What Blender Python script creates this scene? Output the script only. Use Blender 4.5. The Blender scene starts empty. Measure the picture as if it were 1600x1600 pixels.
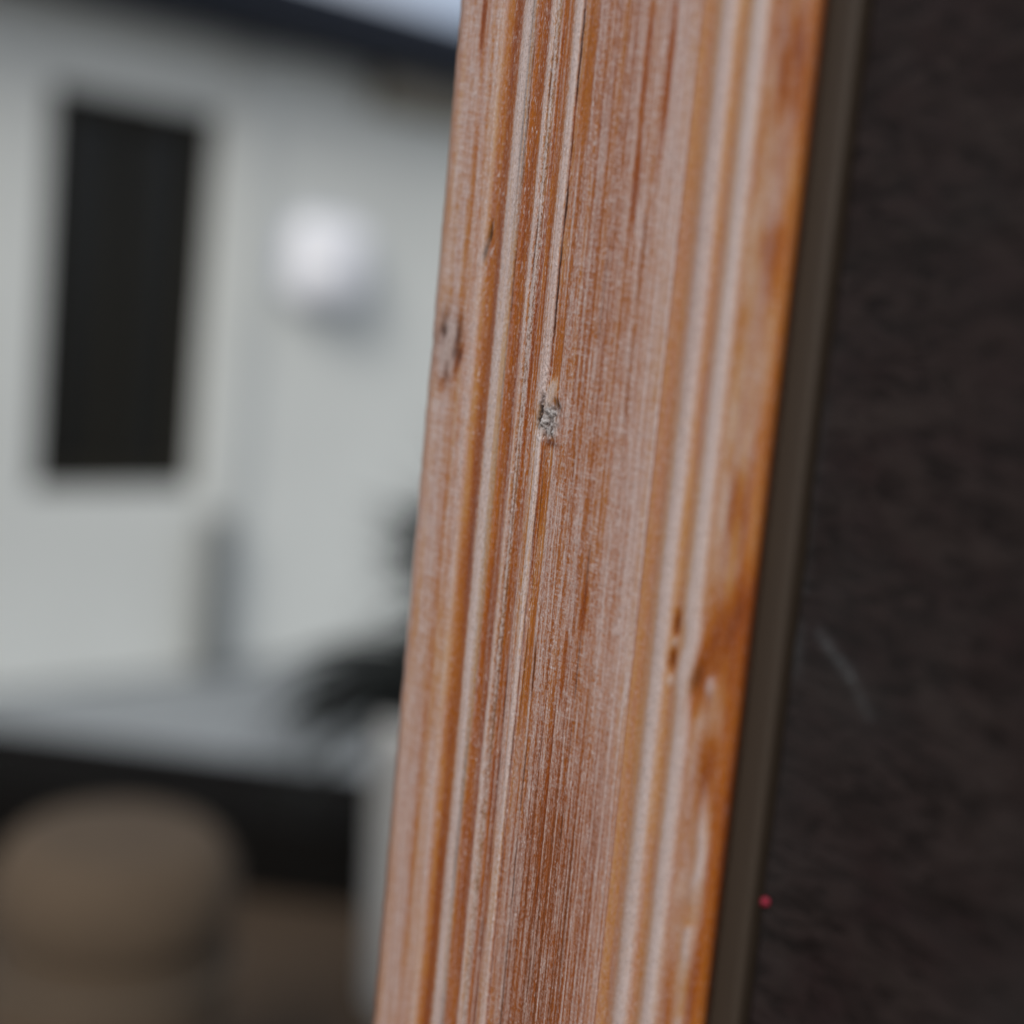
import bpy, bmesh, math, random
import numpy as np
from mathutils import Vector, Matrix

S = bpy.context.scene
COL = S.collection
rad = math.radians

# ------------------------------------------------------------------ camera
cam_d = bpy.data.cameras.new('camera')
cam = bpy.data.objects.new('camera', cam_d)
COL.objects.link(cam)
PITCH, ROLL = rad(7.27), rad(5.4)
cam_loc = Vector((0, -0.4, 1.0))
fwd = Vector((0, math.cos(PITCH), -math.sin(PITCH)))
up0 = Vector((0, math.sin(PITCH), math.cos(PITCH)))
rt0 = Vector((1, 0, 0))
rt = rt0 * math.cos(ROLL) + up0 * math.sin(ROLL)
up = up0 * math.cos(ROLL) - rt0 * math.sin(ROLL)
m = Matrix((rt, up, -fwd)).transposed().to_4x4()
m.translation = cam_loc
cam.matrix_world = m
cam_d.sensor_fit = 'HORIZONTAL'
cam_d.sensor_width = 36
cam_d.lens = 36 * 2222 / 1600
cam_d.clip_start = 0.01
cam_d.clip_end = 500
cam_d.dof.use_dof = True
cam_d.dof.focus_distance = 0.4
cam_d.dof.aperture_fstop = 2.8
S.camera = cam

# ------------------------------------------------------------------ light
SUN_TO = Vector((-0.26, -0.80, 0.66)).normalized()
world = bpy.data.worlds.new('World')
S.world = world
world.use_nodes = True
wn = world.node_tree
wn.nodes.clear()
sky = wn.nodes.new('ShaderNodeTexSky')
sky.sky_type = 'NISHITA'
sky.sun_disc = False
sky.sun_elevation = math.asin(SUN_TO.z)
sky.sun_rotation = math.atan2(SUN_TO.x, SUN_TO.y)
sky.air_density = 0.7
sky.dust_density = 3.0
sky.ozone_density = 1.5
bg = wn.nodes.new('ShaderNodeBackground')
bg.inputs['Strength'].default_value = 0.105
wo = wn.nodes.new('ShaderNodeOutputWorld')
wtc = wn.nodes.new('ShaderNodeTexCoord')
cl = wn.nodes.new('ShaderNodeTexNoise')
cl.inputs['Scale'].default_value = 2.2
cl.inputs['Detail'].default_value = 6
wn.links.new(wtc.outputs['Generated'], cl.inputs['Vector'])
clr = wn.nodes.new('ShaderNodeMapRange')
for _i, _v in enumerate((0.30, 0.62, 0.35, 0.95)):
    clr.inputs[1 + _i].default_value = _v
wn.links.new(cl.outputs['Fac'], clr.inputs[0])
cmx = wn.nodes.new('ShaderNodeMix')
cmx.data_type = 'RGBA'
wn.links.new(clr.outputs[0], cmx.inputs[0])
wn.links.new(sky.outputs[0], cmx.inputs[6])
cmx.inputs[7].default_value = (4.3, 4.55, 5.0, 1)      # thin bright cloud
wn.links.new(cmx.outputs[2], bg.inputs[0])
wn.links.new(bg.outputs[0], wo.inputs[0])
sun_d = bpy.data.lights.new('sun', 'SUN')
sun_d.energy = 1.5
sun_d.angle = rad(20)
sun_d.color = (1.0, 0.965, 0.92)
sun = bpy.data.objects.new('sun', sun_d)
sun.rotation_euler = SUN_TO.to_track_quat('Z', 'Y').to_euler()
sun.location = (-3, -4, 6)
COL.objects.link(sun)
S.view_settings.view_transform = 'Standard'
S.view_settings.look = 'None'
S.view_settings.exposure = 0.40
S.view_settings.gamma = 1
S.view_settings.use_curve_mapping = False


# ------------------------------------------------------------------ helpers
class NT:
    """small wrapper for building node materials"""
    def __init__(self, name):
        self.m = bpy.data.materials.new(name)
        self.m.use_nodes = True
        self.t = self.m.node_tree
        self.b = self.t.nodes['Principled BSDF']

    def n(self, kind, **kw):
        nd = self.t.nodes.new(kind)
        for k, v in kw.items():
            setattr(nd, k, v)
        return nd

    def l(self, a, b):
        self.t.links.new(a, b)

    def put(self, sock, v):
        if isinstance(v, bpy.types.NodeSocket):
            self.l(v, sock)
        elif isinstance(v, (tuple, list)) and len(v) == 3 and sock.type == 'RGBA':
            sock.default_value = (*v, 1)
        else:
            sock.default_value = v

    def math(self, op, a, b=0.0, clamp=False):
        nd = self.n('ShaderNodeMath', operation=op, use_clamp=clamp)
        self.put(nd.inputs[0], a)
        self.put(nd.inputs[1], b)
        return nd.outputs[0]

    def mix(self, f, a, b, blend='MIX'):
        nd = self.n('ShaderNodeMix', data_type='RGBA', blend_type=blend)
        self.put(nd.inputs[0], f)
        self.put(nd.inputs[6], a)
        self.put(nd.inputs[7], b)
        return nd.outputs[2]

    def noise(self, scale, detail=3, rough=0.55, vec_scale=None, rotz=0, dist=0.0):
        tc = self.n('ShaderNodeTexCoord')
        mp = self.n('ShaderNodeMapping')
        mp.inputs['Rotation'].default_value = (0, 0, rotz)
        if vec_scale:
            mp.inputs['Scale'].default_value = vec_scale
        self.l(tc.outputs['Object'], mp.inputs['Vector'])
        nz = self.n('ShaderNodeTexNoise')
        nz.inputs['Scale'].default_value = scale
        nz.inputs['Detail'].default_value = detail
        nz.inputs['Roughness'].default_value = rough
        nz.inputs['Distortion'].default_value = dist
        self.l(mp.outputs[0], nz.inputs['Vector'])
        return nz.outputs['Fac']

    def ramp(self, f, stops, interp='LINEAR'):
        nd = self.n('ShaderNodeValToRGB')
        cr = nd.color_ramp
        cr.interpolation = interp
        while len(cr.elements) < len(stops):
            cr.elements.new(0.5)
        for e, (p, c) in zip(cr.elements, stops):
            e.position = p
            e.color = (*c, 1) if len(c) == 3 else c
        self.l(f, nd.inputs[0])
        return nd.outputs[0]

    def attr(self, name):
        nd = self.n('ShaderNodeAttribute', attribute_name=name)
        return nd.outputs['Fac']

    def bump(self, h, strength, dist, chain=None):
        nd = self.n('ShaderNodeBump')
        nd.inputs['Strength'].default_value = strength
        nd.inputs['Distance'].default_value = dist
        self.l(h, nd.inputs['Height'])
        if chain:
            self.l(chain, nd.inputs['Normal'])
        return nd.outputs[0]


def simple(name, col, rough=0.6, var=0.15, scale=8, vec=None, bump=0.0, bd=0.002, spec=0.5, metal=0.0):
    k = NT(name)
    f = k.noise(scale, 5, 0.6, vec)
    lo = tuple(c * (1 - var) for c in col)
    hi = tuple(min(1, c * (1 + var)) for c in col)
    k.put(k.b.inputs['Base Color'], k.ramp(f, [(0.3, lo), (0.7, hi)]))
    k.b.inputs['Roughness'].default_value = rough
    k.b.inputs['Specular IOR Level'].default_value = spec
    k.b.inputs['Metallic'].default_value = metal
    if bump:
        k.l(k.bump(k.noise(scale * 6, 5, 0.6, vec), bump, bd), k.b.inputs['Normal'])
    return k.m


def link(name, me, mat, parent=None):
    o = bpy.data.objects.new(name, me)
    COL.objects.link(o)
    if mat:
        me.materials.append(mat)
    if parent:
        o.parent = parent
    return o


def tag(o, label=None, cat=None, group=None, kind=None):
    if label: o['label'] = label
    if cat: o['category'] = cat
    if group: o['group'] = group
    if kind: o['kind'] = kind
    return o


def thing(name, label, cat, loc=(0, 0, 0), rotz=0.0, group=None):
    o = bpy.data.objects.new(name, None)
    o.empty_display_size = 0.05
    o.location = loc
    o.rotation_euler = (0, 0, rotz)
    COL.objects.link(o)
    return tag(o, label, cat, group)


def box_bm(bm, x0, x1, y0, y1, z0, z1, bev=0.0, seg=2):
    r = bmesh.ops.create_cube(bm, size=1)
    vs = r['verts']
    for v in vs:
        v.co = Vector((x0 + (v.co.x + .5) * (x1 - x0), y0 + (v.co.y + .5) * (y1 - y0), z0 + (v.co.z + .5) * (z1 - z0)))
    if bev:
        es = {e for v in vs for e in v.link_edges}
        bmesh.ops.bevel(bm, geom=list(es), offset=bev, segments=seg, affect='EDGES', profile=0.5)


def to_mesh(bm, name, smooth=False):
    me = bpy.data.meshes.new(name)
    bmesh.ops.recalc_face_normals(bm, faces=bm.faces)
    bm.to_mesh(me)
    bm.free()
    if smooth:
        me.polygons.foreach_set('use_smooth', [True] * len(me.polygons))
    return me


def box(name, dims, mat, parent=None, bev=0.0, seg=2):
    bm = bmesh.new()
    box_bm(bm, *dims, bev=bev, seg=seg)
    return link(name, to_mesh(bm, name, bool(bev)), mat, parent)


def lathe_mesh(name, prof, n=64, sq=None):
    """prof: list (r,z). sq: superellipse exponent for a squarish plan"""
    bm = bmesh.new()
    rings = []
    for r, z in prof:
        if r < 1e-6:
            rings.append([bm.verts.new((0, 0, z))])
            continue
        ring = []
        for i in range(n):
            a = 2 * math.pi * i / n
            c, s_ = math.cos(a), math.sin(a)
            k = 1.0
            if sq:
                k = (abs(c) ** sq + abs(s_) ** sq) ** (-1 / sq)
            ring.append(bm.verts.new((r * k * c, r * k * s_, z)))
        rings.append(ring)
    for a, b in zip(rings[:-1], rings[1:]):
        for i in range(n):
            j = (i + 1) % n
            if len(a) == 1 and len(b) == 1:
                continue
            if len(a) == 1:
                bm.faces.new((a[0], b[j], b[i]))
            elif len(b) == 1:
                bm.faces.new((a[i], a[j], b[0]))
            else:
                bm.faces.new((a[i], a[j], b[j], b[i]))
    return to_mesh(bm, name, True)


# value noise, vectorised
_rng = np.random.default_rng(7)
_LAT = _rng.random((64, 256, 256)).astype(np.float32)


def vn(x, y, seed):
    L = _LAT[seed % 64]
    xi = np.floor(x).astype(np.int32); yi = np.floor(y).astype(np.int32)
    fx = (x - xi).astype(np.float32); fy = (y - yi).astype(np.float32)
    fx = fx * fx * (3 - 2 * fx); fy = fy * fy * (3 - 2 * fy)
    x0 = xi & 255; x1 = (xi + 1) & 255; y0 = yi & 255; y1 = (yi + 1) & 255
    a = L[x0, y0] * (1 - fx) + L[x1, y0] * fx
    b = L[x0, y1] * (1 - fx) + L[x1, y1] * fx
    return a * (1 - fy) + b * fy - 0.5


def fbm(x, y, seed, octv=3, gain=0.55):
    r = 0; a = 1; t = 0
    for k in range(octv):
        r = r + a * vn(x * 2 ** k + 17.3 * k, y * 2 ** k + 5.1 * k, seed + k)
        t += a; a *= gain
    return r / t * 1.3


def sst(a, b, x):
    t = np.clip((x - a) / (b - a), 0, 1)
    return t * t * (3 - 2 * t)


# ------------------------------------------------------------------ board frame of reference
ANG = rad(50)
T = np.array([math.cos(ANG), -math.sin(ANG), 0.0])      # along the face of the casing
N = np.array([-math.sin(ANG), -math.cos(ANG), 0.0])     # out of the face
P0 = np.array([0.00625, 0.00052, 0.0])


def plan(s, p):   # mm along / out of the face -> metres
    return P0 + T * s * 1e-3 + N * p * 1e-3


# moulding profile: u (profile station), s mm along, p mm out
PROF = [(667, -57.09, -1.2), (668.5, -54.67, 0.2), (671, -52.88, 0.9), (676, -50.95, 1.1), (700, -43.0, 1.2), (716, -37.97, 1.15),
        (730, -33.91, 0.9), (737, -32.38, 0.4), (745, -30.42, 0.0), (753, -27.86, 0.1), (759, -25.41, 0.6), (766, -22.5, 1.25),
        (773, -20.36, 1.3), (779, -19.02, 0.95), (784, -18.1, 0.5), (792, -16.25, 0.1), (800, -13.69, 0.3), (804, -12.12, 0.65),
        (808, -10.92, 0.7), (812, -10.08, 0.45), (819, -8.27, 0.3), (825, -6.82, 0.1), (834, -4.18, 0.2), (838, -2.6, 0.6),
        (846, -0.17, 0.8), (851, 0.91, 0.55), (855, 1.65, 0.25), (860, 3.12, 0.35), (873, 6.95, 0.65), (900, 14.21, 0.8),
        (950, 26.94, 0.9), (1000, 38.89, 0.85), (1024, 44.35, 0.75), (1029, 45.35, 0.65), (1030.2, 45.45, 0.25), (1031.5, 45.72, 0.3),
        (1036, 46.44, 0.1), (1048, 48.71, -0.35), (1057, 51.06, 0), (1064, 53.38, 0.8), (1072, 55.51, 1.2), (1080, 57.01, 0.95),
        (1087, 58.01, 0.4), (1095, 59.31, -0.05), (1103, 61.25, 0.2), (1110, 63.38, 0.9), (1118, 65.38, 1.25), (1126, 66.82, 1.0),
        (1134, 68.02, 0.5), (1150, 71.13, 0.3), (1170, 75.16, 0.3), (1188, 78.56, 0.1), (1198, 80.1, -0.4), (1205, 80.75, -1.2),
        (1210, 80.95, -2.6), (1212, 80.7, -3.6)]
PR = np.array(PROF)

# finish of each station: u, whitewash plus sheen painted pale on the bead crests, tone of the stained wood, speckle, cross hatch
FIN = [(667, .35, .45, .2, .1), (671, .40, .45, .2, .3), (677, .62, .35, .2, .5), (684, .62, .4, .3, .8), (698, .62, .4, .3, .8), (703, .5, .45, .2, .4),
       (708, .22, .5, .2, .4), (713, .42, .35, .2, .4), (722, .45, .38, .2, .4), (731, .72, .3, .2, .3), (735, .45, .4, .1, .1),
       (740, .10, .40, .1, 0), (748, .03, .55, .1, 0), (755, .03, .75, .2, 0), (759.5, .22, .75, .5, 0), (763, .82, .3, 1., .1),
       (770, .98, .2, 1., .1), (774, .88, .3, .7, 0), (779, .62, .35, .7, 0), (783, .30, .55, .6, 0), (786, .05, .6, .5, 0), (793, .02, .62, .5, 0), (800, .03, .68, .5, 0),
       (803, .35, .6, .5, 0), (806, .85, .3, .4, 0), (808.5, .6, .4, .8, 0), (811, .45, .5, 1.4, 0), (815, .66, .4, 1.6, 0), (819, .5, .5, 1.4, 0),
       (821.5, .12, .65, .8, 0), (834, .12, .6, .6, 0), (837, .4, .5, .8, 0), (841, .7, .35, .8, 0), (849, .88, .25, .7, 0), (851.5, .5, .6, .5, 0), (853, .08, .95, .3, 0),
       (856, .4, .5, .9, .1), (860, .12, .5, .8, .1), (865, .2, .5, .8, .1), (872, .38, .5, .9, .4), (880, .42, .55, 1., .8), (920, .44, .6, .9, 1.0),
       (955, .44, .55, .8, 1.0), (985, .48, .5, .7, .9), (1010, .60, .4, .5, .7), (1024, .64, .3, .4, .5), (1029, .82, .25, .2, .2), (1030.1, .2, .9, .1, 0),
       (1031.6, .35, .4, .1, 0), (1034, .20, .38, .1, .1), (1048, .22, .45, .1, .1), (1057, .25, .35, .1, .1), (1062, .66, .3, .2, .1), (1068, .98, .2, .2, 0), (1078, .95, .2, .2, 0),
       (1084, .42, .3, .2, 0), (1090, .2, .36, .2, 0), (1099, .2, .42, .2, 0), (1106, .42, .3, .2, 0), (1112, .96, .2, .2, 0), (1124, .96, .2, .2, 0), (1130, .55, .3, .2, 0),
       (1136, .26, .4, .2, .1), (1160, .22, .42, .2, .2), (1184, .16, .5, .2, .2), (1194, .05, .46, .2, 0), (1206, .02, .5, .1, 0), (1212, .02, .62, .1, 0)]
FN = np.array(FIN)

# survey of the face: height of a mark seen at picture row r, at the left and the right arris
_r = np.array([-400., 0, 640, 1600, 2000]);
_zl = np.array([1.173, 1.0961, .9731, .7707, .680]); _zr = np.array([1.1415, 1.0822, .9870, .8304, .760])


def row_of(u, z):
    f = (u - 667) / 545.0
    rl = np.interp(-z, -_zl, _r); rr = np.interp(-z, -_zr, _r)
    # heights blend linearly across the face; invert by one Newton-like step
    r = rl * (1 - f) + rr * f
    for _ in range(3):
        zz = np.interp(r, _r, _zl) * (1 - f) + np.interp(r, _r, _zr) * f
        r = r + (zz - z) * 1000 / 0.19
    return r


def blob(u, r, cu, cr, ru, rr, pw=2.0, slant=0.0):
    du = (u - cu - slant * (r - cr)) / ru
    dr = (r - cr) / rr
    return np.exp(-(np.abs(du) ** pw + np.abs(dr) ** pw))


def make_face(name, u0, u1, nu, mat, parent, close_left, close_right, grow):
    uu = np.linspace(u0, u1, nu)
    zd = np.arange(0.70, 1.17, 0.00026)
    zz = np.concatenate([np.linspace(0.0, 0.695, 40), zd, np.linspace(1.175, 2.08, 50)])
    U, Z = np.meshgrid(uu, zz)
    R = row_of(U, Z)
    mm = Z * 1000.0
    # grain wanders a little round the knots
    W = 3.0 * fbm(U / 60.0, mm / 45.0, 3, 2) + 1.3 * fbm(U / 9.0, mm / 12.0, 9, 2) + .8 * fbm(U / 5.0, mm / 3.5, 19, 2)
    kB = blob(U, R, 858, 645, 26, 42)
    W += kB * np.sign(U - 858) * -6 * np.exp(-np.abs(U - 858) / 20)
    kC = blob(U, R, 1128, 1000, 26, 60)
    inner = (sst(667, 674, U)) * (1 - sst(1200, 1210, U)) * (1 - blob(U, R, 1030, 0, 5, 1e9))
    Ue = U + W * inner * 0.55
    Ue = Ue + kC * 5 * np.sin((R - 1000) / 22.0)
    s = np.interp(U, PR[:, 0], PR[:, 1])
    # smooth the profile a little so that stations do not show as facets
    k = 7
    pf = np.interp(np.linspace(667, 1212, 2181), PR[:, 0], PR[:, 2])
    ker = np.hanning(13); ker /= ker.sum()
    pfs = np.convolve(np.pad(pf, 6, mode='edge'), ker, mode='valid')
    lip = np.abs(np.linspace(667, 1212, 2181) - 1030) < 2.5
    pfs[lip] = pf[lip]
    p = np.interp(Ue, np.linspace(667, 1212, 2181), pfs)
    wash_sheen = np.interp(Ue, FN[:, 0], FN[:, 1])
    tone = np.interp(Ue, FN[:, 0], FN[:, 2])
    spk = np.interp(Ue, FN[:, 0], FN[:, 3])
    hat = np.interp(Ue, FN[:, 0], FN[:, 4])
    sm = s                                                    # mm across
    # long streaks of grain
    st1 = fbm(sm / 0.9 + 40, mm / 55.0 + 9, 11, 3)
    st2 = fbm(sm / 2.6 + 10, mm / 60.0, 21, 2)
    fib = fbm(sm / 0.32, mm / 9.0, 31, 2)
    spx = fbm(sm / 0.42, mm / 0.85, 25, 2)
    spf = fbm(sm / 0.30, mm / 0.45, 27, 1)
    # saw marks across the grain, slightly slanted
    sl = mm + sm * 0.12
    h1 = fbm(sm / 4.0, sl / 0.55, 41, 2)
    h2 = fbm(sm / 11.0, sl / 1.7, 45, 2)
    pat = fbm(sm / 5.0, mm / 16.0, 51, 3)
    low = sst(1000, 1300, R)                                   # lower down the saw marks fade and fine grain takes over
    band = (U > 866) & (U < 1029)
    v1 = fbm(sm / 0.55, mm / 5.0, 34, 2)
    gate = np.clip(.5 + 2.2 * fbm(sm / 3.0, mm / 5.0, 58, 2), 0, 1)
    hatch = ((h1 * 0.75 + h2 * 0.5) * (.35 + .65 * gate) + .75 * v1 + .5 * np.maximum(h1, 0) * np.maximum(v1, 0) * 6) * (1 - 0.6 * low)
    wmid = 4 * wash_sheen * (1 - wash_sheen) * 0.75 + 0.25
    w = wash_sheen + wmid * (0.55 * st1 * (0.7 + 0.6 * band) + 0.35 * st2 + 0.30 * fib * spk + 0.75 * spx * spk + 0.45 * spf * spk
                       + (0.75 - .25 * band) * hatch * hat + 0.22 * pat)
    mid = sst(778, 784, Ue) * (1 - sst(872, 880, Ue))
    ln1 = fbm(sm / 0.55, mm / 70.0, 12, 2); ln2 = fbm(sm / 0.38, mm / 24.0, 15, 2)
    w += mid * (1.05 * ln1 + .75 * ln2) * (.45 + .55 * sst(806, 812, Ue))
    lnw = fbm(sm / 0.45 + 7, mm / 38.0, 62, 2)
    w += lnw * (.55 * (1 - sst(866, 876, Ue)) * sst(669, 676, Ue) + .26 * sst(1030, 1034, Ue)) * sst(.2, .6, wash_sheen)
    fil = (1 - sst(728, 736, Ue)) * sst(668, 674, Ue)
    fp = fbm(sm / 1.6, mm / 26.0, 17, 3)
    w += fil * (.55 * fp + .25 * hatch)
    bead_shade = sst(772, 776, Ue) * (1 - sst(782, 785, Ue))  # right flank of the bead: its shade is painted into the colour
    w += bead_shade * (1.1 * ln1 + .8 * ln2 - .12); tone -= bead_shade * .15
    gx_ = np.maximum(fbm(sm / 0.30, mm / 1.3, 61, 1) - .30, 0) * 6 * np.clip(.5 + 2.5 * fbm(sm / 3.0, mm / 25.0, 60, 1), 0, 1)
    glint = gx_ * (sst(735, 740, Ue) * (1 - sst(900, 960, Ue)))
    w += .55 * glint  # glints painted as pale specks along with the whitewash
    # dark grain lines low down in the broad band
    fin = fbm(sm / 1.5 + 3, mm / 300.0, 55, 1)
    gl = np.exp(-(fin / 0.035) ** 2) * band * (0.25 + 0.75 * low)
    w -= 0.22 * gl
    rg_ = fbm(sm / 0.62 + 5, mm / 170.0, 23, 3)
    w += band * (1.0 + .3 * low) * rg_
    tone = tone + 0.24 * st2 + 0.22 * st1 + 0.14 * pat + .0 * band - .35 * band * rg_ + 0.12 * gl + low * 0.05 * band
    w = w - 0.03 * low * band
    # the plain band keeps a thin even film, with finer, paler threads lying on it
    film = band * sst(868, 885, U)
    thr = np.maximum(fbm(sm / 0.36, mm / 14.0, 36, 2) - .10, 0) * 2.6 + np.maximum(fbm(sm / 2.2, sl / 0.34, 46, 1) - .22, 0) * 1.5 * (1 - .6 * low)
    w = w * (1 - film) + film * (.31 + .17 * sst(930, 1010, U) * (1 - .4 * low) - .07 * low + (w - .44) * .80 + .95 * thr * (.6 + .8 * (.5 + pat)))
    tone = tone * (1 - film) + film * (.56 + .17 * low + (tone - .55) * .7)
    dark = 0.16 * gl * low
    grey = np.clip(bead_shade * .2 + .5 * np.clip(spk - .9, 0, 1) * mid, 0, 1)
    dark = dark + bead_shade * np.clip(.26 + 1.0 * ln1 + .6 * ln2, 0, .7) + mid * np.clip(spk - .7, 0, 1) * np.clip(-1.9 * spx - .25 - .5 * ln1, 0, .8)
    d = p.copy()
    # relief of the grain
    d += inner * (0.05 * glint + mid * .15 * (ln1 + .7 * ln2) + .06 * lnw + 0.06 * st1 + 0.05 * fib * spk + 0.085 * spx * spk + 0.04 * hatch * hat)
    # long open cracks
    def crack(cu, r0, r1, wd, deep, seed, sl_=0.0):
        path = cu + 3.0 * vn(R / 140.0, R * 0 + seed, seed) + 0.8 * vn(R / 22.0, R * 0 + 3, seed + 1) + sl_ * (R - r0)
        g = np.exp(-((U - path) / wd) ** 2) * sst(r0 - 25, r0 + 25, R) * (1 - sst(r1 - 30, r1 + 30, R))
        return g * deep
    for (cu, r0, r1, wd, deep, sd, sl_) in [(853.5, -500, 600, 1.5, 1.0, 1, 0), (866, -300, 240, 0.9, .4, 2, 0), (874, 980, 1640, 1.2, .9, 4, .0), (851, 700, 1300, 0.9, .8, 5, 0),
                                         (858, 690, 1100, .8, .8, 6, 0), (897, 950, 1700, 1.1, .7, 7, .0), (944, 830, 1300, 1.0, .7, 8, 0), (915, 1050, 1700, 1.2, .6, 10, 0),
                                         (978, 300, 700, 1.6, .5, 12, 0), (812, 100, 420, 1.0, .8, 13, 0), (783, 60, 500, 1.1, .55, 14, 0), (925, 380, 650, 1.0, .35, 15, 0),
                                         (818, 700, 1200, 0.9, .7, 16, 0), (966, 1000, 1700, 1.2, .55, 17, 0), (1000, 1100, 1700, 1.2, .4, 18, 0), (906, 700, 900, 1.0, .4, 19, 0),
                                         (930, 1200, 1800, 1.0, .8, 20, .0), (953, 1300, 1800, 1.0, .7, 22, .0), (832, 900, 1700, .9, .7, 23, 0)]:
        g = crack(cu, r0, r1, wd, deep, sd, sl_)
        low_g = (0.45 if (r0 > 900 and cu > 880) else 1.0) * np.clip(.75 + 1.6 * vn(R / 45.0, R * 0 + sd, sd + 3), .15, 1.2)
        g = g * low_g
        dark = np.maximum(dark, g * 0.75); w -= 0.6 * g; tone += 0.25 * g
        d -= 0.30 * g
    # raised pale fibres next to the cracks
    for (cu, r0, r1, wd, a, sd) in [(848.5, -500, 600, 2.2, .35, 1), (838, 250, 620, .9, .5, 3), (846, 680, 1500, 2.0, .45, 5), (822, 60, 200, 1.0, .4, 13),
                                    (905, 180, 330, 1.6, .3, 24), (922, 560, 680, 1.4, .45, 25), (957, 620, 760, 1.8, .4, 26), (976, 640, 1100, 3.5, .3, 27), (868, 560, 640, 2, .5, 29),
                                    (888, 1180, 1500, 1.2, .35, 30), (1004, 500, 1000, 3, .25, 31), (807, -400, 1700, 1.2, .25, 32), (829, 640, 1700, 1.1, .6, 33), (834, 560, 1300, .9, .5, 34), (842, -400, 600, 1.0, .6, 35), (846, 700, 1700, 1.3, .7, 36),
                                    (815, 300, 1700, .9, .45, 37), (860, 700, 1200, .9, .5, 38), (790, 200, 1500, .7, .25, 39), (797, -200, 900, .7, .22, 40), (852, -300, 560, .8, .5, 42)]:
        g = crack(cu, r0, r1, wd, 1.0, sd)
        w += a * g * (0.8 + 1.2 * spx); d += 0.16 * g * a
    # bare deep-orange streaks
    for (cu, cr, ru, rr, tn) in [(957, 285, 5.5, 75, .80), (955, 110, 5.0, 90, .75), (702, 30, 4.0, 60, .9), (862, 770, 5, 45, .6), (868, 120, 8, 120, .5), (866, 540, 5, 60, .55),
                                 (944, 925, 5, 40, .8), (914, 1250, 2.5, 150, .75), (921, 1010, 4, 60, .7), (866, 1000, 3, 120, .6), (990, 120, 5, 120, .75)]:
        g = blob(U, R, cu, cr, ru, rr, 3.0) * (0.85 + 0.6 * fib)
        gc = np.clip(g * 1.2, 0, 1); w = w * (1 - gc) - .1 * gc; tone = tone * (1 - .8 * gc) + tn * .8 * gc; hat = hat * (1 - gc)
        d -= 0.10 * g
    # white chip beside the streak
    g = blob(U, R, 967, 345, 2.6, 30, 3); w += 1.0 * g; d += .12 * g
    g = blob(U, R, 965, 224, 2.4, 7, 2); w += 1.1 * g; d += .15 * g
    # central knot: torn grey pit with a pale flake above it
    rough1 = fbm(sm / 0.8, mm / 0.9, 14, 3); rough2 = fbm(sm / 2.0, mm / 2.4, 18, 2)
    g = np.clip(blob(U, R, 859, 652, 14.5, 24, 3.5, -.1) * (1.3 + 1.6 * rough2), 0, 1)
    grey = np.maximum(grey, g); w = w * (1 - g) + g * (.62 + 2.0 * rough1)
    d += g * (-0.35 + 1.2 * rough1 + 1.2 * rough2)
    dark = np.maximum(dark, g * np.clip(-2.8 * rough1 - .25, 0, 1))
    g = np.clip(blob(U, R, 844.5, 634, 3.8, 23, 3.0, -.12) * (1.1 + 1.8 * rough1), 0, 1)
    dark = np.maximum(dark, g); d -= g * 1.0; w -= .5 * g
    g = np.clip(blob(U, R, 869, 628, 4.5, 9, 2.0, .3) * 1.1, 0, 1)
    dark = np.maximum(dark, g * .75); d -= g * .7; w -= .5 * g
    g = blob(U, R, 857, 612, 7.5, 24, 3.5, -.2); g = np.clip(g * 1.3, 0, 1)
    w = w * (1 - g) + .55 * g; tone = tone * (1 - g) + .08 * g; d += .25 * g; spk = spk * (1 - g)
    g = np.clip(blob(U, R, 848, 590, 7, 36, 2.5) * (.9 + 2.2 * spx), 0, 1)
    w += .6 * g; d += .1 * g * (1 + 3 * spx)
    g = blob(U, R, 868, 684, 9, 6, 2, .6); dark = np.maximum(dark, g * .5); w -= .4 * g; tone += .3 * g
    # flattened knot on the left fillet
    kA = np.clip(blob(U, R, 692, 535, 19, 50, 3.0) * (1.1 + .6 * rough2), 0, 1)
    mot = fbm(sm / 4.5, mm / 6.5, 57, 2)
    grey = np.maximum(grey, kA * .35); w = w * (1 - kA * .8) + kA * .8 * (.34 + 2.4 * mot); tone = tone + kA * .45
    dark = np.maximum(dark, kA * np.clip(.40 - 2.0 * mot, 0, .75)); d += kA * (-.10 + .35 * mot)
    g = blob(U, R, 710, 555, 4.0, 16, 2.0, -.15); w -= .9 * g; tone = tone * (1 - g) + .95 * g; dark = np.maximum(dark, g * .35); d -= .3 * g
    g = blob(U, R, 692, 508, 14, 14, 2.5); w += .35 * g; tone -= .15 * g
    g = blob(U, R, 686, 598, 10, 14, 2.5); w -= .35 * g; tone += .1 * g
    g = blob(U, R, 690, 632, 16, 5, 3); w += .22 * g
    # slit in the groove
    g = blob(U, R, 741, 360, 3.2, 17, 2.5, -.12); dark = np.maximum(dark, g * .95); d -= .9 * g; w -= .5 * g
    g = blob(U, R, 744.5, 349, 1.7, 8, 3); w += .9 * g; d += .35 * g
    g = blob(U, R, 737, 385, 3.6, 16, 2.0, -.1); dark = np.maximum(dark, g * .6); grey = np.maximum(grey, g * .7)
    g = blob(U, R, 744, 398, 2.2, 26, 2.0, -.28) * np.clip(.6 + 4 * spx, 0, 1.4); w += .75 * g; d += .12 * g
    # knot in the bead moulding
    g = np.clip(blob(U, R, 1166, 985, 24, 90, 2.6, -.30) * 1.1, 0, 1); w -= .75 * g; tone = tone * (1 - g) + .74 * g; d -= .3 * g
    g = blob(U, R, 1132, 1035, 9, 22, 2.0, -.2); dark = np.maximum(dark, g * .55); d -= .45 * g; w -= .5 * g
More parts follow.
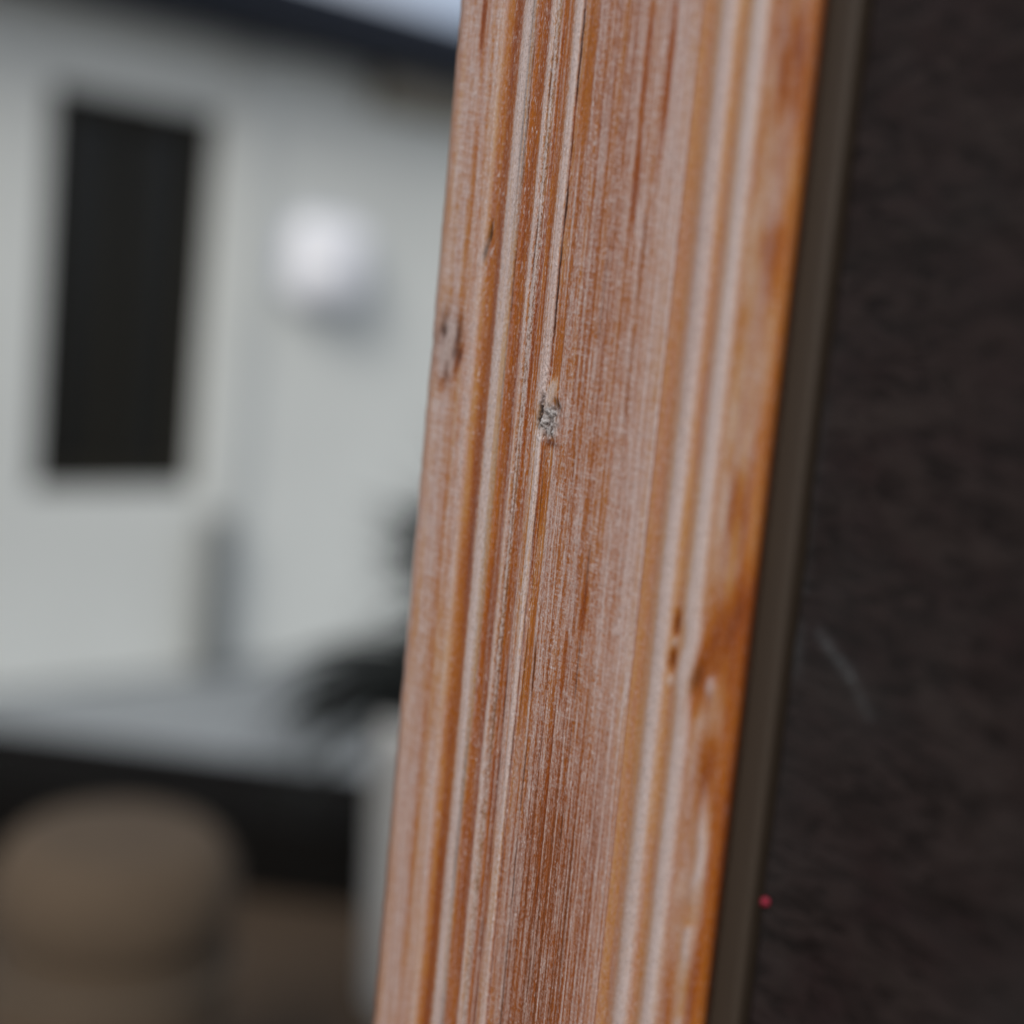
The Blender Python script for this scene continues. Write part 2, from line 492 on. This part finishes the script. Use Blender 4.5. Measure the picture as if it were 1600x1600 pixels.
    g = blob(U, R, 1160, 1046, 9, 16, 2.2); w = w * (1 - g) + .8 * g; d += .5 * g; dark *= (1 - g)
    g = blob(U, R, 1094, 950, 5.5, 20, 2.2); w -= .6 * g; dark = np.maximum(dark, .35 * g); tone += .4 * g; d -= .4 * g
    g = blob(U, R, 1093, 1003, 5.5, 16, 2.2); w -= .6 * g; dark = np.maximum(dark, .45 * g); tone += .4 * g; d -= .4 * g
    g = blob(U, R, 1094, 1035, 5.0, 9, 2.2) + blob(U, R, 1094, 976, 5, 8, 2.2); w += .5 * g; tone -= .2 * g; d += .25 * g
    # chewed edge lower down
    ch = fbm(U / 26.0, R / 48.0, 33, 3)
    pth = 1174 + 4 * np.sin(R / 61.0) + 13 * vn(R / 60.0, R * 0 + 2, 35)
    ed = np.exp(-((U - pth) / 8.0) ** 2) * sst(1030, 1100, R) * (1 - sst(1560, 1620, R))
    seg = np.clip(.55 + 3.2 * vn(R / 38.0, R * 0 + 9, 37), 0, 1.1)
    w += .62 * ed * seg; d += .38 * ed * seg + .20 * ch * sst(1140, 1160, U) * sst(1050, 1150, R)
    orr = sst(1182, 1194, U) * sst(820, 980, R)
    tone += .18 * orr; w -= .2 * orr
    # patchy wash on the plain outer slope, upper half
    big = fbm(U / 30.0, R / 130.0, 39, 3)
    g = (sst(1134, 1146, U)) * (1 - sst(1188, 1200, U))
    w += g * .75 * big; tone -= g * .5 * big
    # pale scuffs on the broad band, shadowless and flat
    g = fbm(U / 22.0, R / 60.0, 43, 3) * band; w += .16 * g
    # the arris is slightly bruised
    if close_left:
        e = np.exp(-(U - 667) / 2.2)
        d += e * .3 * vn(R / 14.0, R * 0 + 4, 47); s = s - e * .15 * fbm(R / 30.0, R * 0 + 7, 48, 2)
        g = blob(U, R, 667, 538, 3.5, 30, 2); d -= .35 * g
    X = P0[0] + T[0] * s * 1e-3 + N[0] * d * 1e-3
    Y = P0[1] + T[1] * s * 1e-3 + N[1] * d * 1e-3
    # closing columns: arris returns and back
    cols = []
    def addcol(s_, p_, side):
        c = plan(s_, p_)
        cols.append((side, c))
    nz = len(zz)
    parts_x, parts_y = [X], [Y]
    pre = [plan(a, b) for a, b in close_left] if close_left else []
    post = [plan(a, b) for a, b in close_right] if close_right else []
    for c in pre[::-1]:
        parts_x.insert(0, np.full((nz, 1), c[0])); parts_y.insert(0, np.full((nz, 1), c[1]))
    for c in post:
        parts_x.append(np.full((nz, 1), c[0])); parts_y.append(np.full((nz, 1), c[1]))
    XX = np.hstack(parts_x); YY = np.hstack(parts_y)
    # order: pre given from outermost to innermost
    nc = XX.shape[1]
    ZZ = np.repeat(zz[:, None], nc, axis=1)
    co = np.stack([XX, YY, ZZ], -1).reshape(-1, 3).astype(np.float32)
    idx = np.arange(nz * nc).reshape(nz, nc)
    a = idx[:-1, :-1]; b = idx[:-1, 1:]; c = idx[1:, 1:]; e = idx[1:, :-1]
    quads = np.stack([a, b, c, e], -1).reshape(-1, 4)
    # wrap the back
    wa = idx[:-1, -1]; wb = idx[:-1, 0]; wc = idx[1:, 0]; wd = idx[1:, -1]
    quads = np.vstack([quads, np.stack([wa, wb, wc, wd], -1)])
    me = bpy.data.meshes.new(name)
    me.vertices.add(len(co)); me.vertices.foreach_set('co', co.ravel())
    me.loops.add(quads.size); me.loops.foreach_set('vertex_index', quads.ravel().astype(np.int32))
    me.polygons.add(len(quads))
    me.polygons.foreach_set('loop_start', np.arange(0, quads.size, 4, dtype=np.int32))
    me.polygons.foreach_set('use_smooth', np.ones(len(quads), dtype=bool))
    me.update(calc_edges=True)

    def put(nm, arr, edge):
        full = np.zeros((nz, nc), dtype=np.float32) + edge
        full[:, len(pre):len(pre) + arr.shape[1]] = arr
        at = me.attributes.new(nm, 'FLOAT', 'POINT')
        at.data.foreach_set('value', full.ravel())
    put('wash_sheen', np.clip(w, 0, 1.15), 0.25)
    put('tone', np.clip(tone, 0, 1), 0.6)
    put('dark', np.clip(dark, 0, 1), 0.0)
    put('grey', np.clip(grey, 0, 1), 0.0)
    put('hatch', np.clip(hat, 0, 1), 0.0)
    return link(name, me, mat, parent)


# ------------------------------------------------------------------ wood material
def wood_material():
    k = NT('whitewashed stained softwood')
    wash_sheen = k.attr('wash_sheen'); tone = k.attr('tone'); dark = k.attr('dark'); grey = k.attr('grey')
    fibre = k.noise(1.0, 3, 0.6, (2600, 2600, 190))
    speck = k.noise(1.0, 2, 0.6, (1500, 1500, 800))
    tiny = k.noise(1.0, 1, 0.5, (3000, 3000, 2100))
    t = k.math('ADD', tone, k.math('MULTIPLY', k.math('SUBTRACT', fibre, 0.5), 0.55))
    base = k.ramp(t, [(0.0, (.46, .30, .175)), (0.3, (.39, .18, .055)), (0.5, (.33, .100, .009)), (0.75, (.225, .048, .004)), (1.0, (.10, .022, .004))])
    hatch = k.attr('hatch')
    base = k.mix(k.math('MULTIPLY', hatch, 0.25), base, (.255, .105, .045))
    w = k.math('ADD', wash_sheen, k.math('MULTIPLY', k.math('SUBTRACT', fibre, 0.5), 0.55))
    w = k.math('ADD', w, k.math('MULTIPLY', k.math('SUBTRACT', speck, 0.5), 1.0))
    w = k.math('ADD', w, k.math('MULTIPLY', k.math('SUBTRACT', tiny, 0.5), 0.30), clamp=True)
    w = k.math('ADD', w, 0.0, clamp=True)
    wf = k.math('MULTIPLY', w, 0.86)
    wcol = k.mix(tone, (.58, .505, .50), (.41, .262, .205))
    wcol = k.mix(grey, wcol, (.43, .41, .40))
    gb = k.mix(grey, base, (.17, .13, .115))
    c = k.mix(wf, gb, wcol)
    # fine dark brown specks, stronger where the whitewash is thick
    pn = k.noise(1.0, 2, 0.7, (2100, 2100, 1000))
    dark_spk = k.math('MULTIPLY', k.math('SUBTRACT', pn, 0.50), 6.0, clamp=True)
    pf = k.math('MULTIPLY', dark_spk, k.math('ADD', 0.10, k.math('MULTIPLY', wf, 0.52)))
    c = k.mix(pf, c, (.135, .070, .048))
    gl2 = k.math('MULTIPLY', k.math('SUBTRACT', k.noise(1.0, 1, 0.5, (2300, 2300, 700)), 0.64), 9.0, clamp=True)  # finer glints, painted as near-white specks
    c = k.mix(k.math('MULTIPLY', gl2, k.math('ADD', 0.12, k.math('MULTIPLY', wf, 0.6))), c, (.70, .64, .64))
    c = k.mix(k.math('MULTIPLY', dark, 0.93), c, (.022, .012, .009))
    k.put(k.b.inputs['Base Color'], c)
    rg = k.math('ADD', 0.30, k.math('MULTIPLY', wf, 0.16))
    k.put(k.b.inputs['Roughness'], rg)
    k.put(k.b.inputs['Specular IOR Level'], k.math('ADD', 0.16, k.math('MULTIPLY', wf, 0.40)))
    b1 = k.bump(fibre, 0.6, 0.00012)
    b2 = k.bump(speck, 0.85, 0.00014, b1)
    k.l(b2, k.b.inputs['Normal'])
    return k.m


WOOD = wood_material()

casing = thing('door_casing', 'orange-stained softwood door casing with whitewashed grooves, sheen-painted beads and a torn grey knot', 'door casing', (0, 0, 0))
fb = make_face('face_board', 667, 1029.9, 640, WOOD, casing, [(-50, -24), (-56.6, -22), (-57.2, -3)], [(45.35, -24)], 0)
tag(fb, 'broad grooved face board with saw marks and torn grey knot')
bm_ = make_face('bead_moulding', 1030.0, 1212, 300, WOOD, casing, [(45.45, -24), (45.46, -3)], [(79.1, -5.0), (78, -12), (77, -24)], 0)
tag(bm_, 'twin-beaded edge moulding with deep orange outer edge')


# ------------------------------------------------------------------ dark frame and door to the right of the casing
def slab(name, s0, s1, p0, p1, z0, z1, mat, parent, bev=0.0015):
    """box lying in the frame of the casing; built in local s/p axes"""
    bm = bmesh.new()
    box_bm(bm, s0 * 1e-3, s1 * 1e-3, -p1 * 1e-3, -p0 * 1e-3, z0, z1, bev, 3)
    o = link(name, to_mesh(bm, name, False), mat, parent)
    return o


def jamb_material():
    k = NT('dark brown painted timber')
    n1 = k.noise(14, 4, .6, (1, 1, .25)); n2 = k.noise(60, 4, .6, (6, 6, .5))
    c = k.mix(n1, (.034, .023, .015), (.052, .037, .025))
    c = k.mix(k.math('MULTIPLY', n2, .35), c, (.028, .021, .015))
    k.put(k.b.inputs['Base Color'], c)
    k.b.inputs['Roughness'].default_value = .6
    k.b.inputs['Specular IOR Level'].default_value = .3
    k.l(k.bump(n2, .3, .0006), k.b.inputs['Normal'])
    return k.m


def leaf_material():
    k = NT('wrinkled dark brown door skin')
    n1 = k.noise(30, 5, .65, (1, 1, 1.6), dist=.6)
    n2 = k.noise(95, 5, .6, (1, 1, 3.2), dist=1.2)
    n3 = k.noise(9, 4, .6)
    c = k.mix(k.ramp(n1, [(.35, (0, 0, 0)), (.65, (1, 1, 1))]), (.0165, .0088, .0086), (.0255, .0180, .0160))
    c = k.mix(k.ramp(n2, [(.38, (0, 0, 0)), (.55, (1, 1, 1))]), (.0060, .0034, .0028), c)
    c = k.mix(k.ramp(n3, [(.45, (0, 0, 0)), (.75, (.8, .8, .8))]), c, (.024, .022, .021))
    # scuffs
    sc = k.attr('scuff')
    c = k.mix(sc, c, (.075, .078, .08))
    k.put(k.b.inputs['Base Color'], c)
    k.b.inputs['Roughness'].default_value = .6
    k.b.inputs['Specular IOR Level'].default_value = .18
    k.l(k.bump(k.noise(520, 4, .65, (1, 1, 1.8)), .7, .0006, k.bump(n2, .5, .0012, k.bump(n1, .35, .0020))), k.b.inputs['Normal'])
    return k.m


frame = thing('door_frame', 'dark brown timber door frame strip right beside the casing edge', 'door frame', (P0[0], P0[1], 0), -ANG)
slab('jamb', -48, 88.6, -75, -24.6, 0, 2.08, jamb_material(), frame)
slab('stop_bead', 79.4, 88.9, -24.5, -5.2, 0, 2.08, bpy.data.materials['dark brown painted timber'], frame, .0018)

door = thing('door', 'very dark brown door with wrinkled skin and pale diagonal scratch', 'door', (P0[0], P0[1], 0), -ANG)
LEAF = leaf_material()


def door_leaf():
    bm = bmesh.new()
    s0, s1, z0, z1 = .0901, .78, .02, 2.05
    xs = np.concatenate([[s0], np.linspace(s0 + .0015, .20, 110), np.linspace(.21, s1, 40)])
    zs = np.concatenate([np.linspace(z0, .74, 30), np.linspace(.745, 1.14, 260), np.linspace(1.15, z1, 30)])
    X, Zm = np.meshgrid(xs, zs)
    dep = .0072 + .0004 * vn(X * 90, Zm * 160, 2) + .0008 * vn(X * 25, Zm * 40, 5)
    dep[:, 0] += .0015
    nz, nx = X.shape
    co = np.stack([X, dep, Zm], -1).reshape(-1, 3)
    n = len(co)
    back = [(s0, .05, z0), (s1, .05, z0), (s1, .05, z1), (s0, .05, z1)]
    idx = np.arange(n).reshape(nz, nx)
    faces = np.stack([idx[:-1, :-1], idx[:-1, 1:], idx[1:, 1:], idx[1:, :-1]], -1).reshape(-1, 4).tolist()
    A, B_, C_, D_ = n, n + 1, n + 2, n + 3
    faces.append([A, D_, C_, B_])
    faces.append([A, B_] + idx[0, ::-1].tolist())
    faces.append([C_, D_] + idx[-1, :].tolist())
    faces.append([D_, A] + idx[:, 0].tolist())
    faces.append([B_, C_] + idx[::-1, -1].tolist())
    me = bpy.data.meshes.new('leaf')
    me.from_pydata([tuple(map(float, c)) for c in co] + back, [], faces)
    sc = np.zeros(n + 4, dtype=np.float32)
    x = co[:, 0] - .0030; z = co[:, 2]

    def line(x0, z0_, x1, z1_, wd, a):
        dx, dz = x1 - x0, z1_ - z0_
        t = np.clip(((x - x0) * dx + (z - z0_) * dz) / (dx * dx + dz * dz), 0, 1)
        dd = np.hypot(x - x0 - t * dx, z - z0_ - t * dz)
        return a * np.exp(-(dd / wd) ** 2)
    v = line(.0950, .936, .1050, .9285, .0010, .75) + line(.1050, .9285, .112, .920, .0008, .45) + line(.0885, .945, .0880, .990, .0016, .25) + line(.0885, .936, .0895, .926, .0020, .35)
    v += line(.0876, .86, .0876, .97, .0006, .25)
    sc[:n] = np.clip(v, 0, 1) * (.8 + .8 * vn(x * 700, z * 700, 8))
    at = me.attributes.new('scuff', 'FLOAT', 'POINT')
    at.data.foreach_set('value', sc)
    me.polygons.foreach_set('use_smooth', [len(p.vertices) == 4 for p in me.polygons])
    return link('leaf', me, LEAF, door)


door_leaf()
# tiny crimson pin head
pm = simple('crimson plastic', (.26, .008, .030), .5, .05)
pin_me = lathe_mesh('map_pin', [(0, .0014), (.0006, .0013), (.0010, .0009), (.0012, .0003), (.0010, -.0002), (.0004, -.0004), (0, -.0004)], 20)
pin = link('map_pin', pin_me, pm)
pp = plan(92.6, -6.7); pin.location = (pp[0], pp[1], .8677)
pin.rotation_euler = Vector(N).to_track_quat('Z', 'Y').to_euler()
tag(pin, 'tiny crimson pin head stuck in the dark door near the frame', 'pin')

# ------------------------------------------------------------------ the house wall opposite
WY = rad(44)
W0 = Vector((-0.60738, 3.60634, 0))
house = thing('house', 'pale grey-green rendered house with dark navy eave and dark window', 'house', (W0.x, W0.y, 0), WY)
# local axes: x along the wall, -y out of the wall, z up

WALLM = simple('pale grey green render', (.68, .70, .665), .8, .07, 1.2, None, .15, .002)
def wall_mesh(wx0, wx1, wz0, wz1, X0, X1, Z0, Z1, th):
    bm = bmesh.new()
    box_bm(bm, X0, wx0, 0, th, Z0, Z1)
    box_bm(bm, wx1, X1, 0, th, Z0, Z1)
    box_bm(bm, wx0, wx1, 0, th, Z0, wz0)
    box_bm(bm, wx0, wx1, 0, th, wz1, Z1)
    return to_mesh(bm, 'wall')
wxr, wzt = -.335, 1.478
wx0, wz0 = wxr - .46, .50
ztop = 1.69
link('wall', wall_mesh(wx0, wxr, wz0, wzt, -3.0, 3.2, 0, ztop, .2), WALLM, house)
# flat vertical cover strips
for a, wd in ((-.235, .11), (.75, .11)):
    box('cover_strip', (a - wd / 2, a + wd / 2, -.012, -.0005, .02, ztop - .01), simple('grey cover strip', (.63, .65, .62), .8, .04, 3), house, .003)
DARK = simple('dark bronze window frame', (.016, .014, .009), .6, .1, 20, None, 0, .002, .2)
def window_frame(x0, x1, z0, z1):
    bm = bmesh.new()
    t = .05
    box_bm(bm, x0, x0 + t, .02, .09, z0, z1, .004); box_bm(bm, x1 - t, x1, .02, .09, z0, z1, .004)
    box_bm(bm, x0 + t, x1 - t, .02, .09, z0, z0 + t, .004); box_bm(bm, x0 + t, x1 - t, .02, .09, z1 - t, z1, .004)
    box_bm(bm, (x0 + x1) / 2 - .02, (x0 + x1) / 2 + .02, .03, .08, z0 + t, z1 - t, .004)
    return to_mesh(bm, 'window')
win = link('window', window_frame(wx0, wxr, wz0, wzt), DARK, house)
gk = NT('unlit window glass'); gk.b.inputs['Base Color'].default_value = (.012, .012, .010, 1); gk.b.inputs['Roughness'].default_value = .25
gk.b.inputs['Specular IOR Level'].default_value = .3
gm = bmesh.new(); box_bm(gm, wx0 + .05, wxr - .05, .05, .056, wz0 + .05, wzt - .05)
pane = link('pane', to_mesh(gm, 'pane'), gk.m, win)
# eave
NAVY = simple('dark navy painted fascia', (.011, .017, .034), .5, .15, 6)
zf = 1.668
box('fascia', (-3.05, 3.25, -.135, -.105, zf, zf + .142), NAVY, house, .004)
box('soffit', (-3.05, 3.25, -.104, -.0, zf + .012, zf + .024), NAVY, house)
def gutter():
    bm = bmesh.new()
    prof = [(math.cos(a) * .045, math.sin(a) * .045) for a in np.linspace(math.pi, 2 * math.pi, 12)]
    prof += [(x * .92, y * .92) for x, y in prof[::-1]]
    rows = []
    for X in (-3.05, 3.25):
        rows.append([bm.verts.new((X, -.181 + a, zf + .105 + b)) for a, b in prof])
    n = len(prof)
    for i in range(n):
        j = (i + 1) % n
        bm.faces.new((rows[0][i], rows[0][j], rows[1][j], rows[1][i]))
    bm.faces.new(rows[0]); bm.faces.new(rows[1][::-1])
    return to_mesh(bm, 'gutter')
link('gutter', gutter(), NAVY, house)
def roof():
    bm = bmesh.new()
    v = [(-3.1, -.14, zf + .145), (3.3, -.14, zf + .145), (3.3, 1.6, zf + .20), (-3.1, 1.6, zf + .20)]
    a = [bm.verts.new(c) for c in v]; b = [bm.verts.new((c[0], c[1], c[2] + .02)) for c in v]
    bm.faces.new(a[::-1]); bm.faces.new(b)
    for i in range(4):
        j = (i + 1) % 4
        bm.faces.new((a[i], a[j], b[j], b[i]))
    return to_mesh(bm, 'roof')
link('roof', roof(), NAVY, house)
bx = .20
def corbel():
    bm = bmesh.new()
    out = [(0, 0), (-.09, 0), (-.09, -.04), (-.07, -.08), (-.03, -.10), (0, -.10)]
    A_ = [bm.verts.new((bx - .06, y, zf + .01 + z)) for y, z in out]
    B_ = [bm.verts.new((bx + .30, y, zf + .01 + z)) for y, z in out]
    bm.faces.new(A_); bm.faces.new(B_[::-1])
    for i in range(len(out)):
        j = (i + 1) % len(out)
        bm.faces.new((A_[i], B_[i], B_[j], A_[j]))
    return to_mesh(bm, 'bracket')
link('bracket', corbel(), simple('weathered brown timber', (.26, .235, .19), .8, .2, 10), house)

# wall lamp
lx, lz = .012, 1.132
lw = Matrix.Rotation(WY, 3, 'Z') @ Vector((lx, -.001, 0))
lamp = thing('wall_lamp', 'round white dome lamp fixed on the pale wall', 'wall lamp', (W0.x + lw.x, W0.y + lw.y, lz), WY)
WHITE = simple('glossy opal white plastic', (.90, .91, .94), .2, .01)
GREYB = simple('blue grey lamp base', (.52, .56, .64), .45, .05)
def facing(me):
    me.transform(Matrix.Rotation(rad(90), 4, 'X')); return me
link('base', facing(lathe_mesh('base', [(0, 0), (.134, 0), (.136, .01), (.135, .030), (.126, .036), (0, .036)], 64, 3.2)), GREYB, lamp)
link('diffuser', facing(lathe_mesh('diffuser', [(.120, .030), (.124, .045), (.120, .070), (.104, .092), (.070, .104), (.035, .109), (0, .110)], 64, 4.5)), WHITE, lamp)

# grey rail standing off the wall
gx, gzt, gzb = -.295, .44, .02
GM = simple('grey painted metal', (.19, .20, .195), .6, .08, 20)
rail = box('rail', (gx - .044, gx + .044, -.075, -.040, gzb, gzt), GM, house, .014, 3)
for z in (gzb + .06, gzt - .06):
    box('standoff', (gx - .015, gx + .015, -.0395, -.001, z - .02, z + .02), GM, rail, .004)

# ------------------------------------------------------------------ ground
def sheet(name, x0, x1, y0, y1, z, mat, nx=2, ny=2):
    bm = bmesh.new()
    bmesh.ops.create_grid(bm, x_segments=nx, y_segments=ny, size=.5)
    for v in bm.verts:
        v.co = Vector((x0 + (v.co.x + .5) * (x1 - x0), y0 + (v.co.y + .5) * (y1 - y0), z))
    o = link(name, to_mesh(bm, name), mat)
    return tag(o, kind='structure')
sheet('ground', -200, 200, -200, 200, -.03, simple('dull earth', (.10, .09, .07), .9, .3, .6), 8, 8)
sheet('paving', -6, 6, 1.9, 8, -.012, simple('pale grey paving', (.27, .29, .30), .7, .10, 4, None, .2))

def deck():
    k = NT('brown deck boards')
    n1 = k.noise(5, 5, .6, (1, 14, 1)); n2 = k.noise(1.3, 3, .5)
    c = k.mix(n1, (.046, .029, .018), (.088, .060, .038)); c = k.mix(n2, c, (.060, .043, .029))
    k.put(k.b.inputs['Base Color'], c); k.b.inputs['Roughness'].default_value = .75
    k.b.inputs['Specular IOR Level'].default_value = .2
    bm = bmesh.new()
    for i in range(-14, 17):
        box_bm(bm, -2.5, 2.5, i * .146, i * .146 + .14, -.028, 0, .003, 1)
    return link('deck', to_mesh(bm, 'deck'), k.m)
tag(deck(), kind='structure')

# ------------------------------------------------------------------ things on the deck
BLK = simple('matt black painted boards', (.005, .0045, .004), .9, .3, 9, (1, 1, 8), 0, .002, .08)
bench = thing('bench', 'low matt black slatted bench behind the tan stool', 'bench', (-.39, 1.93, 0), rad(-6))
# local x runs along the front towards the plant pot, +y to the back
for i in range(5):
    y = .0 + i * .066
    box('slat', (-.80, .33, y, y + .058, .112, .134), BLK, bench, .004)
box('front_apron', (-.79, .32, .004, .026, .0, .110), BLK, bench, .003)
box('back_apron', (-.79, .32, .294, .316, .0, .110), BLK, bench, .003)
for x in (-.785, .285):
    box('side_panel', (x, x + .03, .028, .292, 0, .110), BLK, bench, .003)

TAN = simple('tan upholstery', (.080, .055, .033), .92, .08, 14, None, .25, .0008)
stool = thing('stool', 'tan round-shouldered stool in front of the black bench', 'stool', (-.374, 1.02, 0))
r = .122
prof = [(0, .0), (r - .02, 0), (r - .008, .01), (r, .03), (r + .001, .18), (r, .30)]
link('body', lathe_mesh('body', prof[:4] + [(r, .315)], 64), TAN, stool)
cush = [(r - .004, .317)] + [(r - .040 + .043 * math.cos(a),     .385 + .065 * math.sin(a)) for a in np.linspace(-.75, math.pi / 2, 14)] + [(0, .454)]
link('cushion', lathe_mesh('cushion', cush, 64), TAN, stool)
link('piping', lathe_mesh('piping', [(r + .002, .311), (r + .006, .315), (r + .002, .319), (r - .004, .315), (r + .002, .311)], 64), simple('brown piping', (.09, .07, .05), .8), stool)

POT = simple('pale grey stoneware', (.50, .51, .50), .7, .08, 12, None, .1, .001)
plant = thing('potted_plant', 'dark strap-leaved plant in a tall pale grey pot beside the casing', 'potted plant', (-.030, 1.62, 0))
link('pot', lathe_mesh('pot', [(0, 0), (.115, 0), (.121, .006), (.140, .40), (.147, .408), (.149, .438), (.144, .444), (.133, .442), (.129, .40), (.0, .395)], 64), POT, plant)
link('soil', lathe_mesh('soil', [(.128, .402), (.06, .412), (0, .415)], 32), simple('dark soil', (.03, .022, .016), .95, .3, 60), plant)
link('stem', lathe_mesh('stem', [(.018, .41), (.015, .50), (.016, .66), (.010, .70), (0, .705)], 16), simple('woody stem', (.10, .075, .05), .9, .2, 40), plant)
LEAFM = simple('dark green leaf', (.007, .010, .009), .7, .35, 12)
rnd = random.Random(4)
def strap(base, azi, ln, lift, droop, wd):
    bm = bmesh.new()
    n = 12
    p = Vector(base); el = lift
    prev = None
    for i in range(n + 1):
        t = i / n
        d = Vector((math.cos(azi) * math.cos(el), math.sin(azi) * math.cos(el), math.sin(el)))
        side = Vector((-math.sin(azi), math.cos(azi), 0))
        nrm = side.cross(d)
        ww = wd * (math.sin(math.pi * min(1, t * 1.05 + .12)) ** .7) * (1 - t) ** .25 if t < 1 else 0.0006
        row = [bm.verts.new(p - side * ww + nrm * ww * .25), bm.verts.new(p), bm.verts.new(p + side * ww + nrm * ww * .25),
               bm.verts.new(p - nrm * .0012)]
        if prev:
            for a, b in ((0, 1), (1, 2), (2, 3), (3, 0)):
                bm.faces.new((prev[a], prev[b], row[b], row[a]))
        prev = row
        p = p + d * (ln / n); el -= droop / n
    return to_mesh(bm, 'leaf', True)
specs = []
for i in range(90):
    specs.append(((rnd.uniform(-.01, .01), rnd.uniform(-.01, .01), rnd.uniform(.42, .64)), rnd.uniform(0, 2 * math.pi), rnd.uniform(.17, .26), rnd.uniform(.2, 1.3), rnd.uniform(.8, 2.3), rnd.uniform(.014, .022)))
for i in range(44):   # a thick drooping tuft on the side away from the casing
    specs.append(((0, 0, rnd.uniform(.42, .48)), rad(rnd.uniform(155, 215)), rnd.uniform(.28, .42), rnd.uniform(.35, .8), rnd.uniform(1.5, 2.5), rnd.uniform(.022, .032)))
for i in range(26):   # upright shoots
    specs.append(((rnd.uniform(-.02, .01), 0, rnd.uniform(.52, .68)), rad(rnd.uniform(165, 210)), rnd.uniform(.17, .25), rnd.uniform(.8, 1.3), rnd.uniform(.2, 1.0), rnd.uniform(.020, .030)))
for i in range(26):   # a fan of broader leaves at the top, leaning away from the casing
    specs.append(((rnd.uniform(-.02, .01), 0, rnd.uniform(.60, .69)), rad(rnd.uniform(168, 200)), rnd.uniform(.12, .19), rnd.uniform(.4, 1.2), rnd.uniform(.4, 1.8), rnd.uniform(.022, .032)))
for sp in specs:
    link('leaf', strap(*sp), LEAFM, plant)
